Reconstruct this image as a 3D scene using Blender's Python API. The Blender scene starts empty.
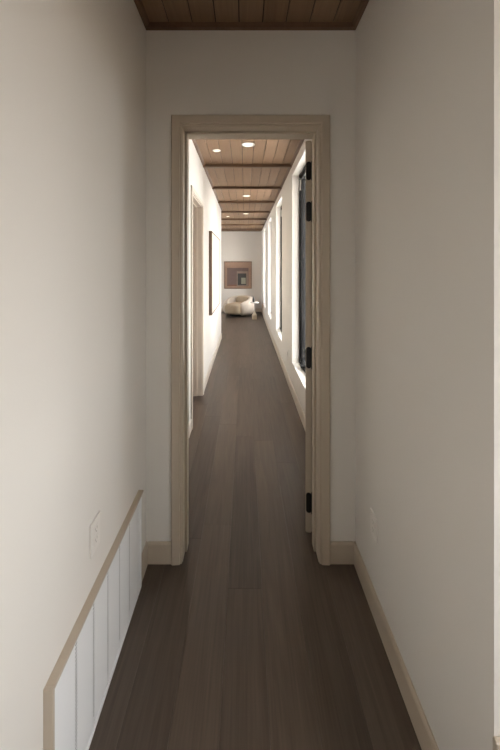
import bpy, bmesh, math, random
from mathutils import Vector, Matrix

random.seed(7)
S = bpy.context.scene
C = S.collection

# ------------------------------------------------------------------ camera, world, light, exposure
F_PX = 334.0
CAM_H = 1.68
cd = bpy.data.cameras.new('camera')
cam = bpy.data.objects.new('camera', cd)
C.objects.link(cam)
cam.location = (0, 0, CAM_H)
cam.rotation_euler = (math.pi / 2, 0, 0)
cd.sensor_fit = 'VERTICAL'
cd.sensor_height = 36.0
cd.sensor_width = 24.0
cd.lens = F_PX / 750 * 36
cd.shift_x = 5.0 / 750
cd.shift_y = -108.0 / 750
cd.clip_start = 0.02
cd.clip_end = 300
S.camera = cam

S.view_settings.view_transform = 'Standard'
S.view_settings.look = 'None'
S.view_settings.gamma = 1
S.view_settings.use_curve_mapping = False
S.view_settings.exposure = 0.0

world = bpy.data.worlds.new('overcast_sky')
S.world = world
world.use_nodes = True
wn = world.node_tree
for n in list(wn.nodes):
    wn.nodes.remove(n)
wo = wn.nodes.new('ShaderNodeOutputWorld')
bg = wn.nodes.new('ShaderNodeBackground')
tc = wn.nodes.new('ShaderNodeTexCoord')
sx = wn.nodes.new('ShaderNodeSeparateXYZ')
cr = wn.nodes.new('ShaderNodeValToRGB')
cr.color_ramp.elements[0].position = 0.0
cr.color_ramp.elements[0].color = (1.0, 0.985, 0.955, 1)
cr.color_ramp.elements[1].position = 1.0
cr.color_ramp.elements[1].color = (0.97, 0.98, 1.0, 1)
wn.links.new(tc.outputs['Generated'], sx.inputs[0])
wn.links.new(sx.outputs['Z'], cr.inputs[0])
wn.links.new(cr.outputs[0], bg.inputs['Color'])
bg.inputs['Strength'].default_value = 9.4
wn.links.new(bg.outputs[0], wo.inputs[0])

# daylight portals at the window openings (they only guide sky light in)
def portal(name, loc, sx_, sy_, rot):
    l = bpy.data.lights.new(name, 'AREA')
    l.shape = 'RECTANGLE'
    l.size = sx_
    l.size_y = sy_
    l.cycles.is_portal = True
    o = bpy.data.objects.new(name, l)
    C.objects.link(o)
    o.location = loc
    o.rotation_euler = rot
    return o

WIN = [(3.39, 4.46), (5.70, 6.77), (8.01, 9.08), (10.32, 11.39)]
WZ0, WZ1 = 0.404, 2.904
for a, b in WIN:
    portal('window_daylight', (0.86, (a + b) / 2, (WZ0 + WZ1) / 2), WZ1 - WZ0, b - a, (0, math.pi / 2, 0))
# side room window, out of frame to the right
SX = 2.20     # inner face of the side room's outer wall
SW = (-2.00, 0.74, 1.02, 2.46)
LW = (9.6, 11.2, 0.5, 2.4)     # unseen window added left of the corridor's end to brighten the end wall
portal('window_daylight', (SX + 0.12, (SW[0] + SW[1]) / 2, (SW[2] + SW[3]) / 2), SW[3] - SW[2], SW[1] - SW[0], (0, math.pi / 2, 0))

portal('window_daylight', (-4.32, (LW[0] + LW[1]) / 2, (LW[2] + LW[3]) / 2), LW[3] - LW[2], LW[1] - LW[0], (0, -math.pi / 2, 0))

# sun added high behind the building to bounce light off the ground, no direct beam enters the corridor windows
sl = bpy.data.lights.new('bounce_sun', 'SUN')
sl.energy = 46.0
sl.angle = math.radians(1.5)
sl.color = (1.0, 0.96, 0.90)
so = bpy.data.objects.new('bounce_sun', sl)
C.objects.link(so)
so.rotation_euler = Vector((-0.30, -0.75, 0.95)).to_track_quat('Z', 'Y').to_euler()

S.cycles.use_adaptive_sampling = False
S.cycles.use_denoising = True
S.cycles.max_bounces = 12
S.cycles.diffuse_bounces = 8
S.cycles.glossy_bounces = 4
S.cycles.transparent_max_bounces = 12
S.cycles.caustics_reflective = False
S.cycles.caustics_refractive = False
S.cycles.sample_clamp_indirect = 8

# ------------------------------------------------------------------ materials
def new_mat(name):
    m = bpy.data.materials.new(name)
    m.use_nodes = True
    nt = m.node_tree
    b = nt.nodes['Principled BSDF']
    return m, nt, b

def plain(name, col, rough=0.6, metal=0.0, noise=0.03, nscale=6.0, bump=0.0, bscale=200, spec=0.5):
    m, nt, b = new_mat(name)
    b.inputs['Roughness'].default_value = rough
    b.inputs['Metallic'].default_value = metal
    b.inputs['Specular IOR Level'].default_value = spec
    tc = nt.nodes.new('ShaderNodeTexCoord')
    nz = nt.nodes.new('ShaderNodeTexNoise')
    nz.inputs['Scale'].default_value = nscale
    nz.inputs['Detail'].default_value = 4
    nt.links.new(tc.outputs['Object'], nz.inputs['Vector'])
    mx = nt.nodes.new('ShaderNodeMix')
    mx.data_type = 'RGBA'
    mx.inputs[6].default_value = tuple(c * (1 - noise) for c in col) + (1,)
    mx.inputs[7].default_value = tuple(min(1, c * (1 + noise)) for c in col) + (1,)
    nt.links.new(nz.outputs['Fac'], mx.inputs[0])
    nt.links.new(mx.outputs[2], b.inputs['Base Color'])
    if bump:
        n2 = nt.nodes.new('ShaderNodeTexNoise')
        n2.inputs['Scale'].default_value = bscale
        n2.inputs['Detail'].default_value = 3
        nt.links.new(tc.outputs['Object'], n2.inputs['Vector'])
        bp = nt.nodes.new('ShaderNodeBump')
        bp.inputs['Strength'].default_value = bump
        bp.inputs['Distance'].default_value = 0.004
        nt.links.new(n2.outputs['Fac'], bp.inputs['Height'])
        nt.links.new(bp.outputs[0], b.inputs['Normal'])
    return m

def wood(name, dark, light, rough, axis='Y', island=0.5, grain=1.0, bump=0.15):
    """wood with grain along one axis and a random tone for each board"""
    m, nt, b = new_mat(name)
    b.inputs['Roughness'].default_value = rough
    tc = nt.nodes.new('ShaderNodeTexCoord')
    geo = nt.nodes.new('ShaderNodeNewGeometry')
    add = nt.nodes.new('ShaderNodeVectorMath'); add.operation = 'ADD'
    sc_ = nt.nodes.new('ShaderNodeVectorMath'); sc_.operation = 'SCALE'
    comb = nt.nodes.new('ShaderNodeCombineXYZ')
    for i in range(3):
        nt.links.new(geo.outputs['Random Per Island'], comb.inputs[i])
    nt.links.new(comb.outputs[0], sc_.inputs[0])
    sc_.inputs['Scale'].default_value = 37.0
    nt.links.new(tc.outputs['Object'], add.inputs[0])
    nt.links.new(sc_.outputs[0], add.inputs[1])
    mp = nt.nodes.new('ShaderNodeMapping')
    s = {'X': (1.2, 18, 18), 'Y': (18, 1.2, 18), 'Z': (18, 18, 1.2)}[axis]
    mp.inputs['Scale'].default_value = s
    nt.links.new(add.outputs[0], mp.inputs['Vector'])
    n1 = nt.nodes.new('ShaderNodeTexNoise')
    n1.inputs['Scale'].default_value = 1.0
    n1.inputs['Detail'].default_value = 6
    n1.inputs['Distortion'].default_value = 1.6
    nt.links.new(mp.outputs[0], n1.inputs['Vector'])
    mp2 = nt.nodes.new('ShaderNodeMapping')
    s2 = {'X': (2.5, 130, 130), 'Y': (130, 2.5, 130), 'Z': (130, 130, 2.5)}[axis]
    mp2.inputs['Scale'].default_value = s2
    nt.links.new(add.outputs[0], mp2.inputs['Vector'])
    n2 = nt.nodes.new('ShaderNodeTexNoise')
    n2.inputs['Scale'].default_value = 1.0
    n2.inputs['Detail'].default_value = 3
    nt.links.new(mp2.outputs[0], n2.inputs['Vector'])
    def math_(op, a, bb):
        q = nt.nodes.new('ShaderNodeMath'); q.operation = op
        for i, v in enumerate((a, bb)):
            if isinstance(v, (int, float)): q.inputs[i].default_value = v
            else: nt.links.new(v, q.inputs[i])
        return q.outputs[0]
    g = math_('ADD', math_('MULTIPLY', n1.outputs['Fac'], 0.75 * grain), math_('MULTIPLY', n2.outputs['Fac'], 0.45 * grain))
    g = math_('SUBTRACT', g, 0.6 * grain)
    r = math_('MULTIPLY', math_('SUBTRACT', geo.outputs['Random Per Island'], 0.5), island)
    t = math_('ADD', math_('ADD', g, r), 0.5)
    ramp = nt.nodes.new('ShaderNodeValToRGB')
    ramp.color_ramp.elements[0].position = 0.1
    ramp.color_ramp.elements[0].color = dark + (1,)
    ramp.color_ramp.elements[1].position = 0.9
    ramp.color_ramp.elements[1].color = light + (1,)
    nt.links.new(t, ramp.inputs[0])
    nt.links.new(ramp.outputs[0], b.inputs['Base Color'])
    bp = nt.nodes.new('ShaderNodeBump')
    bp.inputs['Strength'].default_value = bump
    bp.inputs['Distance'].default_value = 0.002
    nt.links.new(n2.outputs['Fac'], bp.inputs['Height'])
    nt.links.new(bp.outputs[0], b.inputs['Normal'])
    return m

M = {}
M['wall'] = plain('painted_plaster', (0.725, 0.70, 0.66), 0.75, noise=0.012, nscale=1.5, bump=0.05, bscale=120, spec=0.3)
M['reveal'] = plain('white_reveal_paint', (0.86, 0.85, 0.82), 0.6, noise=0.01)
M['trim'] = plain('taupe_trim_paint', (0.50, 0.43, 0.345), 0.45, noise=0.015, nscale=3)
M['trim_light'] = plain('pale_baseboard_paint', (0.62, 0.56, 0.48), 0.45, noise=0.015, nscale=3)
M['floor'] = wood('grey_brown_oak_floor', (0.030, 0.020, 0.014), (0.122, 0.089, 0.067), 0.42, 'Y', island=0.28, grain=1.1, bump=0.1)
M['floor'].node_tree.nodes['Principled BSDF'].inputs['IOR'].default_value = 1.6
M['gap'] = plain('dark_board_gap', (0.02, 0.014, 0.010), 0.8)
M['ceil'] = wood('brown_ceiling_boards', (0.155, 0.088, 0.047), (0.28, 0.182, 0.112), 0.5, 'Y', island=0.30, grain=0.8)
M['beam'] = wood('dark_wood_batten', (0.10, 0.055, 0.03), (0.17, 0.10, 0.06), 0.5, 'X', island=0.1, grain=0.8)
M['beam_y'] = wood('dark_wood_edge_trim', (0.10, 0.055, 0.03), (0.17, 0.10, 0.06), 0.5, 'Y', island=0.1, grain=0.8)
M['doorwood'] = wood('brown_stained_door', (0.16, 0.11, 0.08), (0.27, 0.20, 0.155), 0.5, 'Z', island=0.0, grain=0.8)
M['framewood'] = wood('walnut_picture_frame', (0.11, 0.068, 0.045), (0.20, 0.13, 0.088), 0.5, 'Z', island=0.05, grain=0.8)
M['black'] = plain('black_metal', (0.008, 0.008, 0.008), 0.4, 0.0, noise=0.1, spec=0.25)
M['blackframe'] = plain('charcoal_window_frame', (0.017, 0.017, 0.018), 0.5, 0.0, noise=0.05, spec=0.3)
M['steel'] = plain('brushed_steel', (0.55, 0.54, 0.52), 0.3, 0.9, noise=0.05)
M['white_metal'] = plain('white_enamel', (0.86, 0.875, 0.89), 0.4, noise=0.01)
M['plate'] = plain('white_plastic_plate', (0.74, 0.71, 0.67), 0.35, noise=0.01)
M['slot'] = plain('grey_slot', (0.30, 0.28, 0.26), 0.6)
M['canvas'] = plain('cream_canvas', (0.74, 0.68, 0.58), 0.8, noise=0.05, nscale=3, bump=0.3, bscale=90)
M['void'] = plain('dark_recess', (0.02, 0.02, 0.02), 0.9)
M['boucle'] = plain('sand_boucle', (0.33, 0.265, 0.19), 0.95, noise=0.22, nscale=60, bump=0.9, bscale=140)
M['leather'] = plain('oatmeal_upholstery', (0.50, 0.435, 0.37), 0.8, noise=0.08, nscale=25, bump=0.4, bscale=120)
M['stone'] = plain('pale_travertine', (0.66, 0.58, 0.46), 0.6, noise=0.10, nscale=14)
M['tabletop'] = plain('white_stone_top', (0.80, 0.78, 0.74), 0.35, noise=0.04)
M['low_bounce_ground'] = plain('low_bounce_slab', (0.16, 0.14, 0.12), 0.9, noise=0.15, nscale=1.5)
M['snow'] = plain('pale_ground', (0.85, 0.85, 0.83), 0.9, noise=0.05, nscale=0.3)

def emis(name, col, s):
    m, nt, b = new_mat(name)
    b.inputs['Base Color'].default_value = (0.8, 0.78, 0.7, 1)
    b.inputs['Emission Color'].default_value = col + (1,)
    b.inputs['Emission Strength'].default_value = s
    return m
M['lens'] = emis('warm_lamp_lens', (1.0, 0.90, 0.72), 1.0)

def glass(name):
    m, nt, b = new_mat(name)
    nt.nodes.remove(b)
    out = [n for n in nt.nodes if n.type == 'OUTPUT_MATERIAL'][0]
    tr = nt.nodes.new('ShaderNodeBsdfTransparent')
    gl = nt.nodes.new('ShaderNodeBsdfGlossy')
    gl.inputs['Roughness'].default_value = 0.02
    lw = nt.nodes.new('ShaderNodeLayerWeight')
    lw.inputs['Blend'].default_value = 0.5
    pw = nt.nodes.new('ShaderNodeMath'); pw.operation = 'POWER'
    pw.inputs[1].default_value = 5.0
    nt.links.new(lw.outputs['Facing'], pw.inputs[0])
    fr = nt.nodes.new('ShaderNodeMath'); fr.operation = 'MULTIPLY_ADD'
    fr.inputs[1].default_value = 0.15
    fr.inputs[2].default_value = 0.02
    nt.links.new(pw.outputs[0], fr.inputs[0])
    mx = nt.nodes.new('ShaderNodeMixShader')
    nt.links.new(fr.outputs[0], mx.inputs[0])
    nt.links.new(tr.outputs[0], mx.inputs[1])
    nt.links.new(gl.outputs[0], mx.inputs[2])
    nt.links.new(mx.outputs[0], out.inputs[0])
    return m
M['glass'] = glass('clear_window_glass')

# ------------------------------------------------------------------ mesh helpers
def bx(bm, x0, x1, y0, y1, z0, z1, bev=0.0, seg=1, mi=0):
    x0, x1 = min(x0, x1), max(x0, x1)
    y0, y1 = min(y0, y1), max(y0, y1)
    z0, z1 = min(z0, z1), max(z0, z1)
    r = bmesh.ops.create_cube(bm, size=1.0)
    vs = r['verts']
    for v in vs:
        v.co = Vector(((x0 + x1) / 2 + v.co.x * (x1 - x0), (y0 + y1) / 2 + v.co.y * (y1 - y0), (z0 + z1) / 2 + v.co.z * (z1 - z0)))
    if bev > 0:
        es = list({e for v in vs for e in v.link_edges})
        bmesh.ops.bevel(bm, geom=es, offset=bev, segments=seg, affect='EDGES', profile=0.5)
    elif mi:
        for f in {f for v in vs for f in v.link_faces}:
            f.material_index = mi
    return vs

def cyl(bm, c, r0, r1, h, axis='Z', seg=32):
    """closed cone or cylinder from c along the axis"""
    mats = {'Z': Matrix(), 'X': Matrix.Rotation(math.pi / 2, 4, 'Y'), 'Y': Matrix.Rotation(-math.pi / 2, 4, 'X')}
    m = Matrix.Translation(Vector(c)) @ mats[axis] @ Matrix.Translation((0, 0, h / 2))
    return bmesh.ops.create_cone(bm, cap_ends=True, cap_tris=False, segments=seg, radius1=r0, radius2=r1, depth=h, matrix=m)['verts']

def lathe(bm, prof, c=(0, 0, 0), seg=40):
    rings = []
    for r, z in prof:
        rings.append([bm.verts.new((c[0] + r * math.cos(2 * math.pi * k / seg), c[1] + r * math.sin(2 * math.pi * k / seg), c[2] + z)) for k in range(seg)])
    for a, b in zip(rings, rings[1:]):
        for k in range(seg):
            bm.faces.new((a[k], a[(k + 1) % seg], b[(k + 1) % seg], b[k]))
    bm.faces.new(list(reversed(rings[0])))
    bm.faces.new(rings[-1])

def obj(name, bm, mat, parent=None, smooth=False, loc=None):
    bmesh.ops.recalc_face_normals(bm, faces=bm.faces[:])
    me = bpy.data.meshes.new(name)
    bm.to_mesh(me)
    bm.free()
    for m in (mat if isinstance(mat, (list, tuple)) else [mat]):
        me.materials.append(m)
    if smooth:
        for p in me.polygons:
            p.use_smooth = True
    o = bpy.data.objects.new(name, me)
    C.objects.link(o)
    if parent: o.parent = parent
    if loc: o.location = loc
    return o

def struct(name, bm, mat, parent=None, smooth=False, label=None):
    o = obj(name, bm, mat, parent, smooth)
    if not parent:
        o['kind'] = 'structure'
        if label:
            o['label'] = label
    return o

def root(name, label, cat, loc=(0, 0, 0), rz=0.0, group=None, kind=None):
    o = bpy.data.objects.new(name, None)
    o.empty_display_size = 0.1
    C.objects.link(o)
    o.location = loc
    o.rotation_euler = (0, 0, rz)
    if label: o['label'] = label
    if cat: o['category'] = cat
    if group: o['group'] = group
    if kind: o['kind'] = kind
    return o

def tag(o, label, cat, group=None):
    o['label'] = label
    o['category'] = cat
    if group: o['group'] = group
    return o

def dup(r, loc, label=None):
    n = r.copy(); C.objects.link(n); n.location = loc
    if label: n['label'] = label
    for ch in list(r.children):
        c = ch.copy(); C.objects.link(c); c.parent = n
        for g in ch.children:
            d = g.copy(); C.objects.link(d); d.parent = c
    return n

def sweep_u(bm, xl, xr, z0, zt, prof, conv):
    """profile (u outward from opening, t proud of the wall) swept up, over and down with mitres; conv(a, z, t) -> co"""
    rings = []
    for k in range(4):
        ring = []
        for u, t in prof:
            a = xl - u if k < 2 else xr + u
            z = z0 if k in (0, 3) else zt + u
            ring.append(bm.verts.new(conv(a, z, t)))
        rings.append(ring)
    n = len(prof)
    for A, B in zip(rings, rings[1:]):
        for i in range(n):
            j = (i + 1) % n
            bm.faces.new((A[i], A[j], B[j], B[i]))
    bm.faces.new(rings[0]); bm.faces.new(rings[3])

CASING = [(0, 0), (0, .011), (.009, .011), (.013, .018), (.053, .020), (.0585, .015), (.0585, 0)]

def frame_rect(bm, x0, x1, z0, z1, w, y0, y1, bev=0.0):
    """mitre-less rectangular frame in the xz plane"""
    bx(bm, x0, x0 + w, y0, y1, z0, z1, bev)
    bx(bm, x1 - w, x1, y0, y1, z0, z1, bev)
    bx(bm, x0 + w, x1 - w, y0, y1, z0, z0 + w, bev)
    bx(bm, x0 + w, x1 - w, y0, y1, z1 - w, z1, bev)

# ------------------------------------------------------------------ sizes
XL, XR = -0.562, 0.628          # faces of the side walls
YD0, YD1 = 1.90, 2.085          # partition with the doorway
YEND = 12.60                    # far wall
HC = 3.054                      # ceiling
DL, DR, DT = -0.354, 0.419, 2.478   # doorway jamb faces and head
YLEND = 7.90                    # where the left corridor wall ends
YC = 0.842                      # where the right foreground wall ends

# ------------------------------------------------------------------ floor and ceiling
def boards(name, x0, x1, y0, y1, z0, z1, w, lens, gap, mat, seed, bev=0.0012):
    rnd = random.Random(seed)
    bm = bmesh.new()
    x = x0
    while x < x1 - 0.01:
        xe = min(x + w, x1)
        y = y0 - rnd.uniform(0, lens[1]) if lens else y0
        while y < y1:
            L = rnd.uniform(*lens) if lens else (y1 - y0)
            ya, yb = max(y, y0), min(y + L, y1)
            if yb - ya > 0.02:
                vs = bx(bm, x + gap / 2, xe - gap / 2, ya + (gap / 2 if lens else 0), yb - (gap / 2 if lens else 0), z0, z1)
                if bev:
                    zt = z1 if z0 < 0 else z0
                    es = [e for e in {e for v in vs for e in v.link_edges} if all(abs(v.co.z - zt) < 1e-6 for v in e.verts)]
                    bmesh.ops.bevel(bm, geom=es, offset=bev, segments=1, affect='EDGES')
            y += L
        x = xe
    return bm

# solid sub floor, boards on top (one floor object, two materials)
bm = boards('floor', -0.271 - 0.18 * 22, SX + 0.14, -3.7, YEND + 0.12, -0.02, 0.0, 0.18, (1.3, 2.3), 0.0005, None, 21, 0.0006)
bx(bm, -4.2, SX + 0.15, -3.75, YEND + 0.15, -0.10, -0.0125, mi=1)
struct('floor', bm, [M['floor'], M['gap']], label='wide grey brown oak plank floor')

PW = (XR - XL) / 9
bm = boards('ceiling', XL - PW * 27, XR, -3.6, YD0, HC, HC + 0.02, PW, None, 0.006, None, 5, 0.002)
bx(bm, XL - PW * 27, XR, -3.6, YD0, HC + 0.012, HC + 0.05, mi=1)
b2 = boards('x', XL - PW * 27, XR, YD1, YEND, HC, HC + 0.02, PW, None, 0.006, None, 6, 0.002)
me_ = bpy.data.meshes.new('tmp'); b2.to_mesh(me_); b2.free(); bm.from_mesh(me_)
bx(bm, XL - PW * 27, XR, YD1, YEND, HC + 0.012, HC + 0.05, mi=1)
struct('ceiling', bm, [M['ceil'], M['gap']], label='brown wooden board ceiling with dark grooves')

# roof slab over everything, keeps the sky out
bm = bmesh.new()
bx(bm, -4.3, SX + 0.2, -3.8, YEND + 0.15, HC + 0.05, HC + 0.25)
struct('roof', bm, M['wall'])
# ceiling of the side room
bm = bmesh.new()
bx(bm, 0.628, SX, -3.6, YC, HC - 0.1, HC)
struct('ceiling_side_room', bm, M['wall'])

# ------------------------------------------------------------------ walls
def holed_wall(bm, axis, t0, t1, s0, s1, z0, z1, holes):
    """wall slab with thickness t0..t1, running s0..s1, with (a, b, za, zb) openings sorted by a"""
    def put(a, b, za, zb):
        if b - a < 1e-5 or zb - za < 1e-5: return
        if axis == 'Y': bx(bm, t0, t1, a, b, za, zb)
        else: bx(bm, a, b, t0, t1, za, zb)
    p = s0
    for a, b, za, zb in holes:
        put(p, a, z0, z1)
        put(a, b, z0, za)
        put(a, b, zb, z1)
        p = b
    put(p, s1, z0, z1)

LDOOR = (3.50, 4.37, 2.47)
bm = bmesh.new()
bx(bm, XL - 0.165, XL, -3.6, YD0, 0, HC)
struct('wall_left', bm, M['wall'], label='long off-white left wall of the entry passage')
bm = bmesh.new()
holed_wall(bm, 'Y', XL - 0.165, XL, YD1, YLEND, 0, HC, [(LDOOR[0], LDOOR[1], 0, LDOOR[2])])
struct('wall_left_corridor', bm, M['wall'], label='left wall of the corridor beyond the doorway')
bm = bmesh.new()
holed_wall(bm, 'X', YD0, YD1, XL - 0.165, XR + 0.21, 0, HC, [(DL - 0.018, DR + 0.018, 0, DT + 0.018)])
struct('wall_center', bm, M['wall'], label='cross wall holding the doorway')
bm = bmesh.new()
bx(bm, XR, XR + 0.15, YC, YD0, 0, HC)
bx(bm, XR, XR + 0.15, -3.6, YC, 2.45, HC)  # unseen header over the side opening, added to shade the near ceiling
struct('wall_right', bm, M['wall'], label='right wall of the entry passage')
bm = bmesh.new()
holed_wall(bm, 'Y', XR, XR + 0.21, YD1, YEND, 0, HC, [(a, b, WZ0, WZ1) for a, b in WIN])
struct('wall_right_corridor', bm, M['wall'], label='right corridor wall pierced by tall windows')
bm = bmesh.new()
bx(bm, -4.2, XR + 0.21, YEND, YEND + 0.15, 0, HC + 0.05)
struct('wall_end', bm, M['wall'], label='far end wall behind the armchair')
bm = bmesh.new()
holed_wall(bm, 'Y', -4.2, -4.05, YLEND - 0.15, YEND, 0, HC, [LW])
bx(bm, -4.05, XL - 0.165, YLEND - 0.15, YLEND, 0, HC)
struct('wall_far_room', bm, M['wall'])
# room behind and right of the camera
bm = bmesh.new()
bx(bm, XL - 0.165, SX + 0.15, -3.75, -3.6, 0, HC + 0.05)
struct('wall_back', bm, M['wall'])
bm = bmesh.new()
holed_wall(bm, 'Y', SX, SX + 0.15, -3.6, YC + 0.15, 0, HC, [SW])
bx(bm, XR + 0.15, SX, YC, YC + 0.15, 0, HC - 0.1)
struct('wall_side_room', bm, M['wall'])

# ------------------------------------------------------------------ doorway trim
def jamb_set(bm, xl, xr, zt, y0, y1, th, conv=None):
    bx(bm, xl - th, xl, y0, y1, 0, zt + th)
    bx(bm, xr, xr + th, y0, y1, 0, zt + th)
    bx(bm, xl, xr, y0, y1, zt, zt + th)

bm = bmesh.new()
jamb_set(bm, DL, DR, DT, YD0 - 0.0, YD1 + 0.0, 0.018)
st = 0.012
bx(bm, DL, DL + st, 1.970, 2.032, 0, DT - st, 0.0015)
bx(bm, DR - st, DR, 1.970, 2.032, 0, DT - st, 0.0015)
bx(bm, DL, DR, 1.970, 2.032, DT - st, DT, 0.0015)
struct('trim_1', bm, M['trim'], label='taupe jamb and stop lining the doorway')
bm = bmesh.new()
sweep_u(bm, DL - 0.004, DR + 0.004, 0, DT + 0.003, CASING, lambda a, z, t: (a, YD0 - t, z))
struct('trim_2', bm, M['trim'], label='taupe casing around the doorway')
bm = bmesh.new()
sweep_u(bm, DL - 0.004, DR + 0.004, 0, DT + 0.003, CASING, lambda a, z, t: (a, YD1 + t, z))
struct('trim_3', bm, M['trim'], label='taupe casing on the corridor side of the doorway')

# ------------------------------------------------------------------ baseboards
BH, BT = 0.120, 0.013
def base_poly(bm, pts):
    """baseboard extruded along a line, pts = ((x,y),(x,y), inward normal)"""
    (xa, ya), (xb, yb), (nx, ny) = pts
    prof = [(0, 0), (BT, 0), (BT, BH - 0.012), (BT - 0.004, BH - 0.004), (BT - 0.007, BH), (0, BH)]
    A = [bm.verts.new((xa + nx * t, ya + ny * t, z)) for t, z in prof]
    B = [bm.verts.new((xb + nx * t, yb + ny * t, z)) for t, z in prof]
    n = len(prof)
    for i in range(n):
        j = (i + 1) % n
        bm.faces.new((A[i], A[j], B[j], B[i]))
    bm.faces.new(A); bm.faces.new(B)

cas = 0.0625
bm = bmesh.new()
base_poly(bm, ((XL, 1.765), (XL, YD0), (1, 0)))
base_poly(bm, ((XL, -3.6), (XL, 0.905), (1, 0)))
base_poly(bm, ((XL + BT, YD0), (DL - cas, YD0), (0, -1)))
struct('baseboard_left', bm, M['trim'])
bm = bmesh.new()
base_poly(bm, ((XR, YC), (XR, YD0), (-1, 0)))
base_poly(bm, ((DR + cas, YD0), (XR - BT, YD0), (0, -1)))
struct('baseboard_right', bm, M['trim'])
bm = bmesh.new()
base_poly(bm, ((XL, YD1), (XL, LDOOR[0] - cas), (1, 0)))
base_poly(bm, ((XL, LDOOR[1] + cas), (XL, YLEND), (1, 0)))
base_poly(bm, ((XL - 0.165, YLEND), (XL, YLEND), (0, 1)))
struct('baseboard_left_corridor', bm, M['trim_light'])
bm = bmesh.new()
base_poly(bm, ((XR, YD1), (XR, YEND), (-1, 0)))
struct('baseboard_right_corridor', bm, M['trim_light'])
bm = bmesh.new()
base_poly(bm, ((-4.05, YEND), (XR - BT, YEND), (0, -1)))
struct('baseboard_end', bm, M['trim_light'])

# ------------------------------------------------------------------ ceiling battens and edge trim
def edge_trim(bm, x, s, y0, y1):
    prof = [(0, 0), (0, -0.028), (0.008, -0.028), (0.012, -0.022), (0.020, -0.018), (0.024, -0.008), (0.030, 0)]
    A = [bm.verts.new((x + s * a, y0, HC + z)) for a, z in prof]
    B = [bm.verts.new((x + s * a, y1, HC + z)) for a, z in prof]
    n = len(prof)
    for i in range(n):
        j = (i + 1) % n
        bm.faces.new((A[i], A[j], B[j], B[i]))
    bm.faces.new(A); bm.faces.new(B)
n_trim = 4
bm = bmesh.new()
edge_trim(bm, XL, 1, -3.6, YD0); edge_trim(bm, XR, -1, -3.6, YD0)
bx(bm, XL, XR, YD0 - 0.026, YD0, HC - 0.028, HC)
struct('trim_4', bm, M['beam_y'], label='dark wood edge trim around the near ceiling')
bm = bmesh.new()
edge_trim(bm, XL, 1, YD1, YLEND); edge_trim(bm, XR, -1, YD1, YEND)
bx(bm, XL - 3.4, XR - 0.03, YEND - 0.03, YEND, HC - 0.03, HC, 0.003)
struct('trim_5', bm, M['beam_y'], label='dark wood edge trim along the corridor ceiling')
for k in range(7):
    y = 4.48 + 1.25 * k
    xl = XL if y < YLEND else XL - 3.4
    bm = bmesh.new()
    bx(bm, xl, XR, y - 0.03, y + 0.03, HC - 0.040, HC + 0.001, 0.003)
    struct('trim_%d' % (6 + k), bm, M['beam'], label='dark wood batten across the corridor ceiling')

# ------------------------------------------------------------------ windows
fp0, fp1 = XR + 0.092, XR + 0.185     # frame depth
def win_box(bm, xa, xb, ya, yb, za, zb, w, bev=0.0):
    bx(bm, xa, xb, ya, ya + w, za, zb, bev)
    bx(bm, xa, xb, yb - w, yb, za, zb, bev)
    bx(bm, xa, xb, ya + w, yb - w, za, za + w, bev)
    bx(bm, xa, xb, ya + w, yb - w, zb - w, zb, bev)

for k, (a, b) in enumerate(WIN):
    r = root('window_%d' % (k + 1), ['tall black framed window nearest the open door', 'second tall black framed corridor window',
             'third tall corridor window', 'farthest tall corridor window beside the armchair'][k], None, (XR, (a + b) / 2, WZ0), 0, None, 'structure')
    ox, oy, oz = XR, (a + b) / 2, WZ0
    def put(name, bm, mat, parent=r, smooth=False):
        bmesh.ops.translate(bm, verts=bm.verts[:], vec=(-ox, -oy, -oz))
        return obj(name, bm, mat, parent, smooth)
    # painted lining of the reveal
    bm = bmesh.new()
    win_box(bm, XR + 0.0005, fp0 + 0.02, a, b, WZ0, WZ1, 0.0035)
    put('reveal_lining', bm, M['reveal'])
    e = 0.0036
    bm = bmesh.new()
    win_box(bm, fp0, fp0 + 0.036, a + e, b - e, WZ0 + e, WZ1 - e, 0.030, 0.002)
    win_box(bm, fp0 + 0.042, fp1, a + e, b - e, WZ0 + e, WZ1 - e, 0.034, 0.002)
    win_box(bm, fp0 + 0.034, fp0 + 0.044, a + e, b - e, WZ0 + e, WZ1 - e, 0.024)
    put('window_frame', bm, M['blackframe'])
    bm = bmesh.new()
    win_box(bm, fp0 + 0.020, fp0 + 0.070, a + 0.036, b - 0.036, WZ0 + 0.036, WZ1 - 0.036, 0.030, 0.003)
    sash = put('sash', bm, M['blackframe'])
    bm = bmesh.new()
    bx(bm, fp0 + 0.042, fp0 + 0.048, a + 0.062, b - 0.062, WZ0 + 0.062, WZ1 - 0.062)
    put('glass', bm, M['glass'])
    # friction hinges on the far stile, steel
    for hz in (WZ1 - 0.13,):
        bm = bmesh.new()
        bx(bm, fp0 + 0.002, fp0 + 0.016, b - 0.040, b - 0.0325, hz - 0.08, hz + 0.06, 0.002)
        cyl(bm, (fp0 + 0.021, b - 0.042, hz - 0.08), 0.006, 0.006, 0.14, 'Z', 16)
        bx(bm, fp0 + 0.026, fp0 + 0.040, b - 0.044, b - 0.036, hz - 0.08, hz + 0.06, 0.002)
        h = put('hinge', bm, M['steel'])
        h['label'] = 'steel window hinge'
    # crank operator near the sill
    bm = bmesh.new()
    bx(bm, fp0 - 0.030, fp0 + 0.010, b - 0.36, b - 0.22, WZ0 + 0.030, WZ0 + 0.055, 0.006, 2)
    cyl(bm, (fp0 - 0.018, b - 0.25, WZ0 + 0.050), 0.011, 0.009, 0.03, 'Z', 16)
    bx(bm, fp0 - 0.024, fp0 - 0.012, b - 0.25, b - 0.13, WZ0 + 0.068, WZ0 + 0.078, 0.003)
    cyl(bm, (fp0 - 0.018, b - 0.135, WZ0 + 0.040), 0.008, 0.010, 0.034, 'Z', 16)
    put('crank_handle', bm, M['black'])

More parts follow.
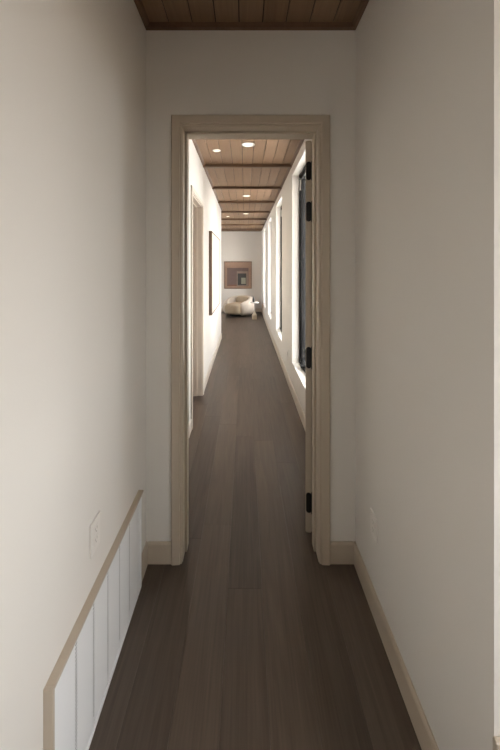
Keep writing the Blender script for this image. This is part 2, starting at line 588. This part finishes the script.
# side room window frame
bm = bmesh.new()
win_box(bm, SX + 0.04, SX + 0.10, SW[0], SW[1], SW[2], SW[3], 0.05, 0.004)
struct('window_5', bm, M['blackframe'])

# ground outside
bm = bmesh.new()
bx(bm, 3.95, 60, 3.0, 60, -0.5, -0.4)
bx(bm, -40, -4.35, 3.0, 60, -0.5, -0.4)
bx(bm, 0.9, 3.95, 3.0, 60, -0.5, -0.4)
struct('ground', bm, M['snow'], label='pale ground outside the windows')

bm = bmesh.new()
bx(bm, 2.5, 60, -30, 3.0, -0.5, -0.4)
bx(bm, 0.9, 2.5, 1.1, 3.0, -0.5, -0.4)
struct('ground', bm, M['low_bounce_ground'])  # unseen dark slab, added to keep bounced light off the near ceiling

# ------------------------------------------------------------------ open door on the right jamb
HX, HY = DR - 0.001, YD1 + 0.010      # hinge pin
TH = math.radians(13)
DW, DTK, DH = 0.745, 0.038, DT - 0.004
door = root('door_1', 'taupe painted door swung open against the corridor wall', None, (HX, HY, 0.0), 0, None, 'structure')
# leaf in local frame: x' thickness to the left of the pin, y' along the leaf
def leaf_mesh(bm, x0, x1, L, z0, z1):
    bx(bm, x0, x1, 0, L, z0, z1, 0.0015)
    for s, xf in ((-1, x0), (1, x1)):           # raised shaker rails on both faces
        xa, xb = (xf - 0.004, xf) if s < 0 else (xf, xf + 0.004)
        for (ya, yb, za, zb) in ((0.004, 0.11, z0 + .004, z1 - .004), (L - 0.11, L - 0.004, z0 + .004, z1 - .004), (0.11, L - 0.11, z0 + .004, z0 + 0.2),
                                 (0.11, L - 0.11, z1 - 0.12, z1 - .004)):
            bx(bm, xa, xb, ya, yb, za, zb, 0.001)
bm = bmesh.new()
leaf_mesh(bm, -0.034, -0.004, DW, 0.010, DH)
leaf = obj('leaf', bm, M['trim'], door)
leaf.location = (0, 0, 0)
door.rotation_euler = (0, 0, -TH)
R_ = Matrix.Rotation(-TH, 3, 'Z')

def rounded_plate(bm, w, h, r, t, seg=8):
    """plate in the local xz plane centred on origin, thickness along -y"""
    pts = []
    for cx, cz, a0 in ((w / 2 - r, h / 2 - r, 0), (-w / 2 + r, h / 2 - r, 90), (-w / 2 + r, -h / 2 + r, 180), (w / 2 - r, -h / 2 + r, 270)):
        for i in range(seg + 1):
            a = math.radians(a0 + 90 * i / seg)
            pts.append((cx + r * math.cos(a), cz + r * math.sin(a)))
    F = [bm.verts.new((x, -t, z)) for x, z in pts]
    B = [bm.verts.new((x, 0, z)) for x, z in pts]
    n = len(pts)
    bm.faces.new(F); bm.faces.new(list(reversed(B)))
    for i in range(n):
        bm.faces.new((F[i], F[(i + 1) % n], B[(i + 1) % n], B[i]))

def z_at(py, depth):
    return CAM_H - (py - 267.0) * depth / F_PX

for (pa, pb) in ((161.5, 180), (201.5, 221.5), (347, 368.5), (493, 513)):
    z0, z1 = z_at(pb, 2.095), z_at(pa, 2.095)
    zc, hh = (z0 + z1) / 2, z1 - z0
    bm = bmesh.new()
    rounded_plate(bm, 0.032, hh, 0.0155, 0.003)
    bmesh.ops.translate(bm, verts=bm.verts[:], vec=(-0.018, 0, 0))
    for i in (-1, 0, 1):
        bm2v = cyl(bm, (-0.018 + (0.005 if i == 0 else -0.004), -0.0045, i * hh * 0.30), 0.004, 0.004, 0.003, 'Y', 12)
    h = obj('hinge', bm, M['black'], door, loc=(0, 0, zc))
    h['label'] = 'black hinge plate on the door edge'
    bm = bmesh.new()
    for q in range(5):
        L = hh / 5
        cyl(bm, (0.003, -0.003, -hh / 2 + q * L + 0.0008), 0.0062, 0.0062, L - 0.0016, 'Z', 16)
    cyl(bm, (0.003, -0.003, -hh / 2 - 0.004), 0.0045, 0.0045, hh + 0.008, 'Z', 16)
    obj('hinge_pin', bm, M['black'], h)
# lever handles at the free end of the leaf
for s in (-1, 1):
    xf = -0.038 if s < 0 else 0.0
    bm = bmesh.new()
    cyl(bm, (xf if s > 0 else xf - 0.006, DW - 0.065, 1.0), 0.026, 0.026, 0.006, 'X', 28)
    cyl(bm, (xf if s > 0 else xf - 0.030, DW - 0.065, 1.0), 0.009, 0.009, 0.030, 'X', 16)
    xa = xf + 0.022 if s > 0 else xf - 0.034
    bx(bm, xa, xa + 0.012, DW - 0.18, DW - 0.056, 0.992, 1.010, 0.004, 2)
    obj('door_handle', bm, M['black'], door)

# ------------------------------------------------------------------ closed door in the left corridor wall
a, b, zt = LDOOR
bm = bmesh.new()
th = 0.016
bx(bm, XL - 0.165, XL, a, a + th, 0, zt)
bx(bm, XL - 0.165, XL, b - th, b, 0, zt)
bx(bm, XL - 0.165, XL, a + th, b - th, zt - th, zt)
for (ya, yb) in ((a + th, a + th + .012), (b - th - .012, b - th)):
    bx(bm, XL - 0.100, XL - 0.060, ya, yb, 0, zt - th - .012)
bx(bm, XL - 0.100, XL - 0.060, a + th, b - th, zt - th - .012, zt - th)
struct('trim_13', bm, M['trim_light'], label='jamb of the closed door on the left')
bm = bmesh.new()
sweep_u(bm, a + 0.004, b - 0.004, 0, zt - 0.004, CASING, lambda s, z, t: (XL + t, s, z))
struct('trim_14', bm, M['trim_light'], label='casing of the closed door on the left')
d2 = root('door_2', 'closed brown door set back in the left corridor wall', None, (XL - 0.104, a + th + 0.002, 0), 0, None, 'structure')
bm = bmesh.new()
L = b - a - 2 * th - 0.004
bx(bm, -0.038, 0, 0, L, 0.008, zt - th - 0.003, 0.0015)
for (ya, yb, za, zb) in ((0.002, 0.11, .012, zt - .03), (L - .11, L - .002, .012, zt - .03), (.11, L - .11, .012, .2), (.11, L - .11, zt - .15, zt - .03)):
    bx(bm, 0, 0.003, ya, yb, za, zb, 0.001)
obj('leaf', bm, M['doorwood'], d2)
bm = bmesh.new()
cyl(bm, (0.003, 0.07, 1.0), 0.026, 0.026, 0.006, 'X', 28)
cyl(bm, (0.006, 0.07, 1.0), 0.009, 0.009, 0.020, 'X', 16)
bx(bm, 0.020, 0.030, 0.06, 0.19, 0.992, 1.008, 0.003, 2)
obj('door_handle', bm, M['black'], d2)

# corner trim on the wall return at the right edge of the view
bm = bmesh.new()
bx(bm, XR - 0.006, XR + 0.15, YC - 0.016, YC, 0.0, 0.50, 0.003)
struct('trim_15', bm, M['trim'], label='tan trim board on the wall end at right')

# ------------------------------------------------------------------ return air grille on the left wall
GY0, GY1, GZ = 0.929, 1.765, 0.503
g = root('return_air_grille', 'long white slotted return air grille in a tan wooden frame low on the left wall', 'vent', (XL, GY0, 0))
OT = 0.027
GL = GY1 - GY0
bm = bmesh.new()
fw = 0.011
bx(bm, 0, OT, 0, fw, 0, GZ, 0.001)
bx(bm, 0, 0.014, GL - fw, GL, 0, GZ - fw, 0.001)
bx(bm, 0, OT, fw, GL, GZ - fw, GZ, 0.001)
o = obj('wooden_frame', bm, M['trim'], g)
bm = bmesh.new()      # white metal border
x0, x1 = 0.0, 0.020
bw = 0.020
ya, yb, za, zb = fw + .001, GL - fw - .001, 0.004, GZ - fw - .001
bx(bm, x0, x1, ya, ya + bw, za, zb, 0.0015)
bx(bm, x0, x1, yb - bw, yb, za, zb, 0.0015)
bx(bm, x0, x1, ya + bw, yb - bw, zb - bw, zb, 0.0015)
bx(bm, x0, x1, ya + bw, yb - bw, za, za + bw, 0.0015)
obj('metal_border', bm, M['white_metal'], g)
bm = bmesh.new()
bx(bm, 0.0005, 0.0045, ya + bw, yb - bw, za + bw, zb - bw)  # dark plate, its colour stands in for shade behind the holes
obj('duct_shade_plate', bm, M['void'], g)
# slotted panels separated by columns of small punched holes
pitch = 0.0125
cols = [1.080 + 0.125 * k for k in range(6)]
edges = [ya + bw] + [c - GY0 for c in cols] + [yb - bw]
pz0, pz1 = za + bw, zb - bw
nrow = int((pz1 - pz0) / pitch)
pitch = (pz1 - pz0) / nrow
hw = 0.0068
for i in range(len(edges) - 1):
    y0 = edges[i] + (hw if i > 0 else 0)
    y1 = edges[i + 1] - (hw if i < len(edges) - 2 else 0)
    bm = bmesh.new()
    for k in range(nrow):              # shallow sloped fins
        z0 = pz0 + k * pitch
        z1 = z0 + pitch
        P = [(0.0150, z0 + 0.0002), (0.0167, z0 + 0.0012), (0.0160, z1), (0.0148, z1)]
        A = [bm.verts.new((x, y0, z)) for x, z in P]
        B = [bm.verts.new((x, y1, z)) for x, z in P]
        for q in range(4):
            r2 = (q + 1) % 4
            bm.faces.new((A[q], A[r2], B[r2], B[q]))
        bm.faces.new(A); bm.faces.new(B)
    if i < len(edges) - 2:             # bridges that leave the dark holes
        yc = edges[i + 1]
        for k in range(nrow):
            z0 = pz0 + k * pitch
            bx(bm, 0.0158, 0.0166, yc - hw - 0.0005, yc + hw + 0.0005, z0 + pitch * 0.42, z0 + pitch)
    obj('slotted_panel', bm, M['white_metal'], g)

# ------------------------------------------------------------------ wall plates
def outlet(loc, rz, label, w=0.074, h=0.118, grp=None):
    """duplex outlet plate, front faces local +x"""
    r = root('wall_outlet', label, 'outlet', loc, rz, grp)
    bm = bmesh.new()
    bx(bm, 0, 0.006, -w / 2, w / 2, -h / 2, h / 2, 0.0025, 2)
    obj('cover_plate', bm, M['plate'], r)
    for s in (-1, 1):
        bm = bmesh.new()
        bx(bm, 0.0055, 0.0078, -0.0165, 0.0165, s * 0.0195 - 0.0145, s * 0.0195 + 0.0145, 0.001)
        oo = obj('socket', bm, M['plate'], r)
        bm = bmesh.new()
        for q in (-1, 1):
            bx(bm, 0.0074, 0.0080, q * 0.0065 - 0.0012, q * 0.0065 + 0.0012, s * 0.0195 - 0.001, s * 0.0195 + 0.008)
        cyl(bm, (0.0074, 0, s * 0.0195 - 0.0075), 0.0026, 0.0026, 0.0006, 'X', 12)
        obj('slot', bm, M['slot'], oo)
    return r

outlet((XL, 1.245, 0.684), 0, 'white outlet plate on the left wall just above the slotted grille', 0.080, 0.120)
outlet((XR, 1.62, 0.425), math.pi, 'outlet plate low on the shadowed right wall this side of the doorway', 0.080, 0.118)
outlet((XR, 4.94, 0.38), math.pi, 'small outlet low on the corridor wall between the two nearest windows')

# ------------------------------------------------------------------ recessed ceiling lights
def downlight(x, y, r, label):
    d = root('recessed_ceiling_light', label, 'ceiling light', (x, y, HC), 0)
    bm = bmesh.new()
    seg = 40
    prof = [(r, 0.0005), (r, -0.004), (r * 0.94, -0.006), (r * 0.74, -0.004), (r * 0.70, 0.0005)]
    rings = [[bm.verts.new((a * math.cos(2 * math.pi * k / seg), a * math.sin(2 * math.pi * k / seg), z)) for k in range(seg)] for a, z in prof]
    for A, B in zip(rings, rings[1:] + rings[:1]):
        for k in range(seg):
            bm.faces.new((A[k], A[(k + 1) % seg], B[(k + 1) % seg], B[k]))
    obj('trim_ring', bm, M['white_metal'], d, True)
    bm = bmesh.new()
    cyl(bm, (0, 0, -0.003), r * 0.72, r * 0.72, 0.0035, 'Z', 36)
    obj('lens', bm, M['lens'], d)
downlight(0.036, 3.745, 0.072, 'round recessed ceiling light nearest the doorway, the largest of the corridor')
downlight(-0.335, 3.935, 0.048, 'smaller recessed spot light by the left wall before the first batten')
downlight(0.028, 6.45, 0.075, 'round recessed light in the middle of the ceiling between the second and third battens')
downlight(0.020, 8.60, 0.075, 'recessed light mid ceiling between the fourth and fifth battens')
downlight(-0.465, 9.07, 0.048, 'small recessed spot light left of the fourth bay centre light')

# ------------------------------------------------------------------ framed canvas on the left wall
PY0, PY1, PZ0, PZ1 = 5.20, 6.87, 0.925, 2.242
p = root('framed_canvas', 'large cream canvas in a thick brown wooden frame on the left corridor wall', 'picture', (XL, PY0, PZ0))
def xz_to_wall(name, L, H, w, t, mat):
    bm = bmesh.new()
    bx(bm, 0.001, t, 0, w, 0, H, 0.001)
    bx(bm, 0.001, t, L - w, L, 0, H, 0.001)
    bx(bm, 0.001, t, w, L - w, 0, w, 0.001)
    bx(bm, 0.001, t, w, L - w, H - w, H, 0.001)
    return bm
obj('frame', xz_to_wall('f', PY1 - PY0, PZ1 - PZ0, 0.020, 0.048, None), M['framewood'], p)
bm = bmesh.new()
bx(bm, 0.003, 0.042, 0.021, PY1 - PY0 - 0.021, 0.021, PZ1 - PZ0 - 0.021)
obj('canvas', bm, M['canvas'], p)

# ------------------------------------------------------------------ framed art on the end wall
AX0, AX1, AZ0, AZ1 = -0.785, 0.255, 0.865, 1.890
p = root('framed_artwork', 'square abstract painting with a dark centre on dusty pink, on the far end wall', 'picture', (AX0, YEND, AZ0))
W_, H_ = AX1 - AX0, AZ1 - AZ0
bm = bmesh.new()
frame_rect(bm, 0, W_, 0, H_, 0.030, -0.045, -0.001, 0.001)
obj('frame', bm, M['framewood'], p)
def art_block(mat, y, rects):
    bm = bmesh.new()
    for (x0, x1, z0, z1) in rects:
        bx(bm, x0 * W_, x1 * W_, y, -0.004, z0 * H_, z1 * H_)
    return obj('painted_field', bm, mat, pic)
cp = lambda n, c, nz=0.15: plain(n, c, 0.85, noise=nz, nscale=9)
bm = bmesh.new()
bx(bm, 0.031, W_ - 0.031, -0.030, -0.003, 0.031, H_ - 0.031)
pic = obj('panel', bm, cp('dusty_pink_paint', (0.33, 0.22, 0.165)), p)
art_block(cp('mauve_brown_paint', (0.15, 0.105, 0.095)), -0.0315, [(0.11, 0.88, 0.09, 0.76)])
art_block(cp('grey_brown_paint', (0.26, 0.20, 0.165)), -0.0330, [(0.46, 0.86, 0.10, 0.64)])
art_block(cp('near_black_paint', (0.045, 0.045, 0.045)), -0.0345, [(0.49, 0.80, 0.13, 0.56)])
art_block(cp('grey_green_paint', (0.30, 0.31, 0.25)), -0.0360, [(0.62, 0.78, 0.17, 0.40)])
art_block(cp('rust_paint', (0.20, 0.10, 0.07)), -0.0345, [(0.14, 0.46, 0.09, 0.15)])

# ------------------------------------------------------------------ armchair at the end of the corridor
def superell(bm, c, r, e1=0.5, e2=0.6, nu=32, nv=18, rot=0.0, fn=None):
    def sp(v, e): return math.copysign(abs(v) ** e, v)
    rows = []
    for i in range(1, nv):
        ph = -math.pi / 2 + math.pi * i / nv
        row = []
        for j in range(nu):
            th_ = 2 * math.pi * j / nu
            x = r[0] * sp(math.cos(ph), e1) * sp(math.cos(th_), e2)
            y = r[1] * sp(math.cos(ph), e1) * sp(math.sin(th_), e2)
            z = r[2] * sp(math.sin(ph), e1)
            v = Vector((x, y, z))
            if fn: v = fn(v)
            v = Matrix.Rotation(rot, 3, 'Z') @ v + Vector(c)
            row.append(bm.verts.new(v))
        rows.append(row)
    def cap(zz):
        v = Vector((0, 0, zz))
        if fn: v = fn(v)
        return bm.verts.new(Matrix.Rotation(rot, 3, 'Z') @ v + Vector(c))
    b0, t0 = cap(-r[2]), cap(r[2])
    for A, B in zip(rows, rows[1:]):
        for j in range(nu):
            bm.faces.new((A[j], A[(j + 1) % nu], B[(j + 1) % nu], B[j]))
    for j in range(nu):
        bm.faces.new((b0, rows[0][(j + 1) % nu], rows[0][j]))
        bm.faces.new((t0, rows[-1][j], rows[-1][(j + 1) % nu]))

ch = root('lounge_armchair', 'low rounded sand boucle armchair with a wraparound back at the corridor end', 'armchair', (-0.22, 11.62, 0), math.radians(-32))
# faces local -y
def shell(bm):
    """bulging back that wraps from one arm to the other"""
    NA, NP = 40, 20
    secs = []
    for i in range(NA + 1):
        t = i / NA
        ang = math.radians(-52 + 284 * t)          # -52 .. 232, the gap faces -y
        s = math.sin(math.pi * t)
        h = 0.41 + 0.22 * (s ** 0.9)
        wd = 0.075 + 0.045 * s
        endf = min(1.0, math.sin(math.pi * min(max(t, 0.0), 1.0)) * 9 + 0.25)
        R = 0.40
        cx, cy = math.cos(ang), math.sin(ang)
        sec = []
        for k in range(NP):
            q = 2 * math.pi * k / NP
            u = math.copysign(abs(math.cos(q)) ** 0.7, math.cos(q)) * wd * endf
            z = math.copysign(abs(math.sin(q)) ** 0.7, math.sin(q)) * (h / 2) * (0.82 + 0.18 * endf)
            bulge = 0.055 * (1 - (z / (h / 2)) ** 2)
            rr = R + u + bulge
            sec.append(bm.verts.new((rr * cx * 1.02, rr * cy * 0.95, 0.045 + h / 2 + z)))
        secs.append(sec)
    for A, B in zip(secs, secs[1:]):
        for k in range(NP):
            bm.faces.new((A[k], A[(k + 1) % NP], B[(k + 1) % NP], B[k]))
    bm.faces.new(secs[0]); bm.faces.new(list(reversed(secs[-1])))
bm = bmesh.new(); shell(bm)
o = obj('backrest', bm, M['leather'], ch, True); o['label'] = 'oatmeal wraparound backrest'
bm = bmesh.new()
def seatf(v):
    if v.y < 0: v.x *= 1.0 + 0.06 * v.y / 0.4
    v.z += 0.02 * math.cos(v.x * 3)
    return v
superell(bm, (0, -0.14, 0.235), (0.325, 0.43, 0.185), 0.45, 0.6, fn=seatf)
o = obj('seat', bm, M['boucle'], ch, True); o['label'] = 'sand boucle seat'
bm = bmesh.new()
superell(bm, (0.03, 0.24, 0.50), (0.28, 0.085, 0.15), 0.6, 0.6)
obj('back_cushion', bm, M['boucle'], ch, True)
bm = bmesh.new()
lathe(bm, [(0.30, 0.0), (0.31, 0.01), (0.31, 0.045), (0.30, 0.06)])
o = obj('base', bm, M['void'], ch); o['label'] = 'dark recessed base'

# ------------------------------------------------------------------ side table with vase
TX, TY = 0.305, 10.75
t = root('side_table', 'small round white side table on a pale stone foot right of the armchair', 'table', (TX, TY, 0))
bm = bmesh.new()
lathe(bm, [(0.125, 0.525), (0.135, 0.531), (0.135, 0.546), (0.130, 0.552)])
obj('tabletop', bm, M['tabletop'], t, False)
bm = bmesh.new()
lathe(bm, [(0.014, 0.24), (0.012, 0.26), (0.012, 0.50), (0.03, 0.5255)], seg=20)
obj('pole', bm, M['tabletop'], t, True)
bm = bmesh.new()
vs = bx(bm, -0.070, 0.070, -0.070, 0.070, 0.0, 0.15, 0.006)
P = [(-.062, -.062), (.062, -.062), (.062, .062), (-.062, .062)]
A = [bm.verts.new((x, y, 0.1495)) for x, y in P]
B = [bm.verts.new((x * .2, y * .2, 0.26)) for x, y in P]
for i in range(4):
    bm.faces.new((A[i], A[(i + 1) % 4], B[(i + 1) % 4], B[i]))
bm.faces.new(A); bm.faces.new(B)
obj('base', bm, M['stone'], t)
bm = bmesh.new()
lathe(bm, [(0.026, 0), (0.034, 0.02), (0.036, 0.07), (0.026, 0.115), (0.014, 0.135), (0.014, 0.165), (0.018, 0.172), (0.012, 0.172), (0.010, 0.12)], seg=24)
tag(obj('vase', bm, M['black'], None, True, (TX - 0.03, TY, 0.5525)), 'small black bottle vase standing on the white side table', 'vase')
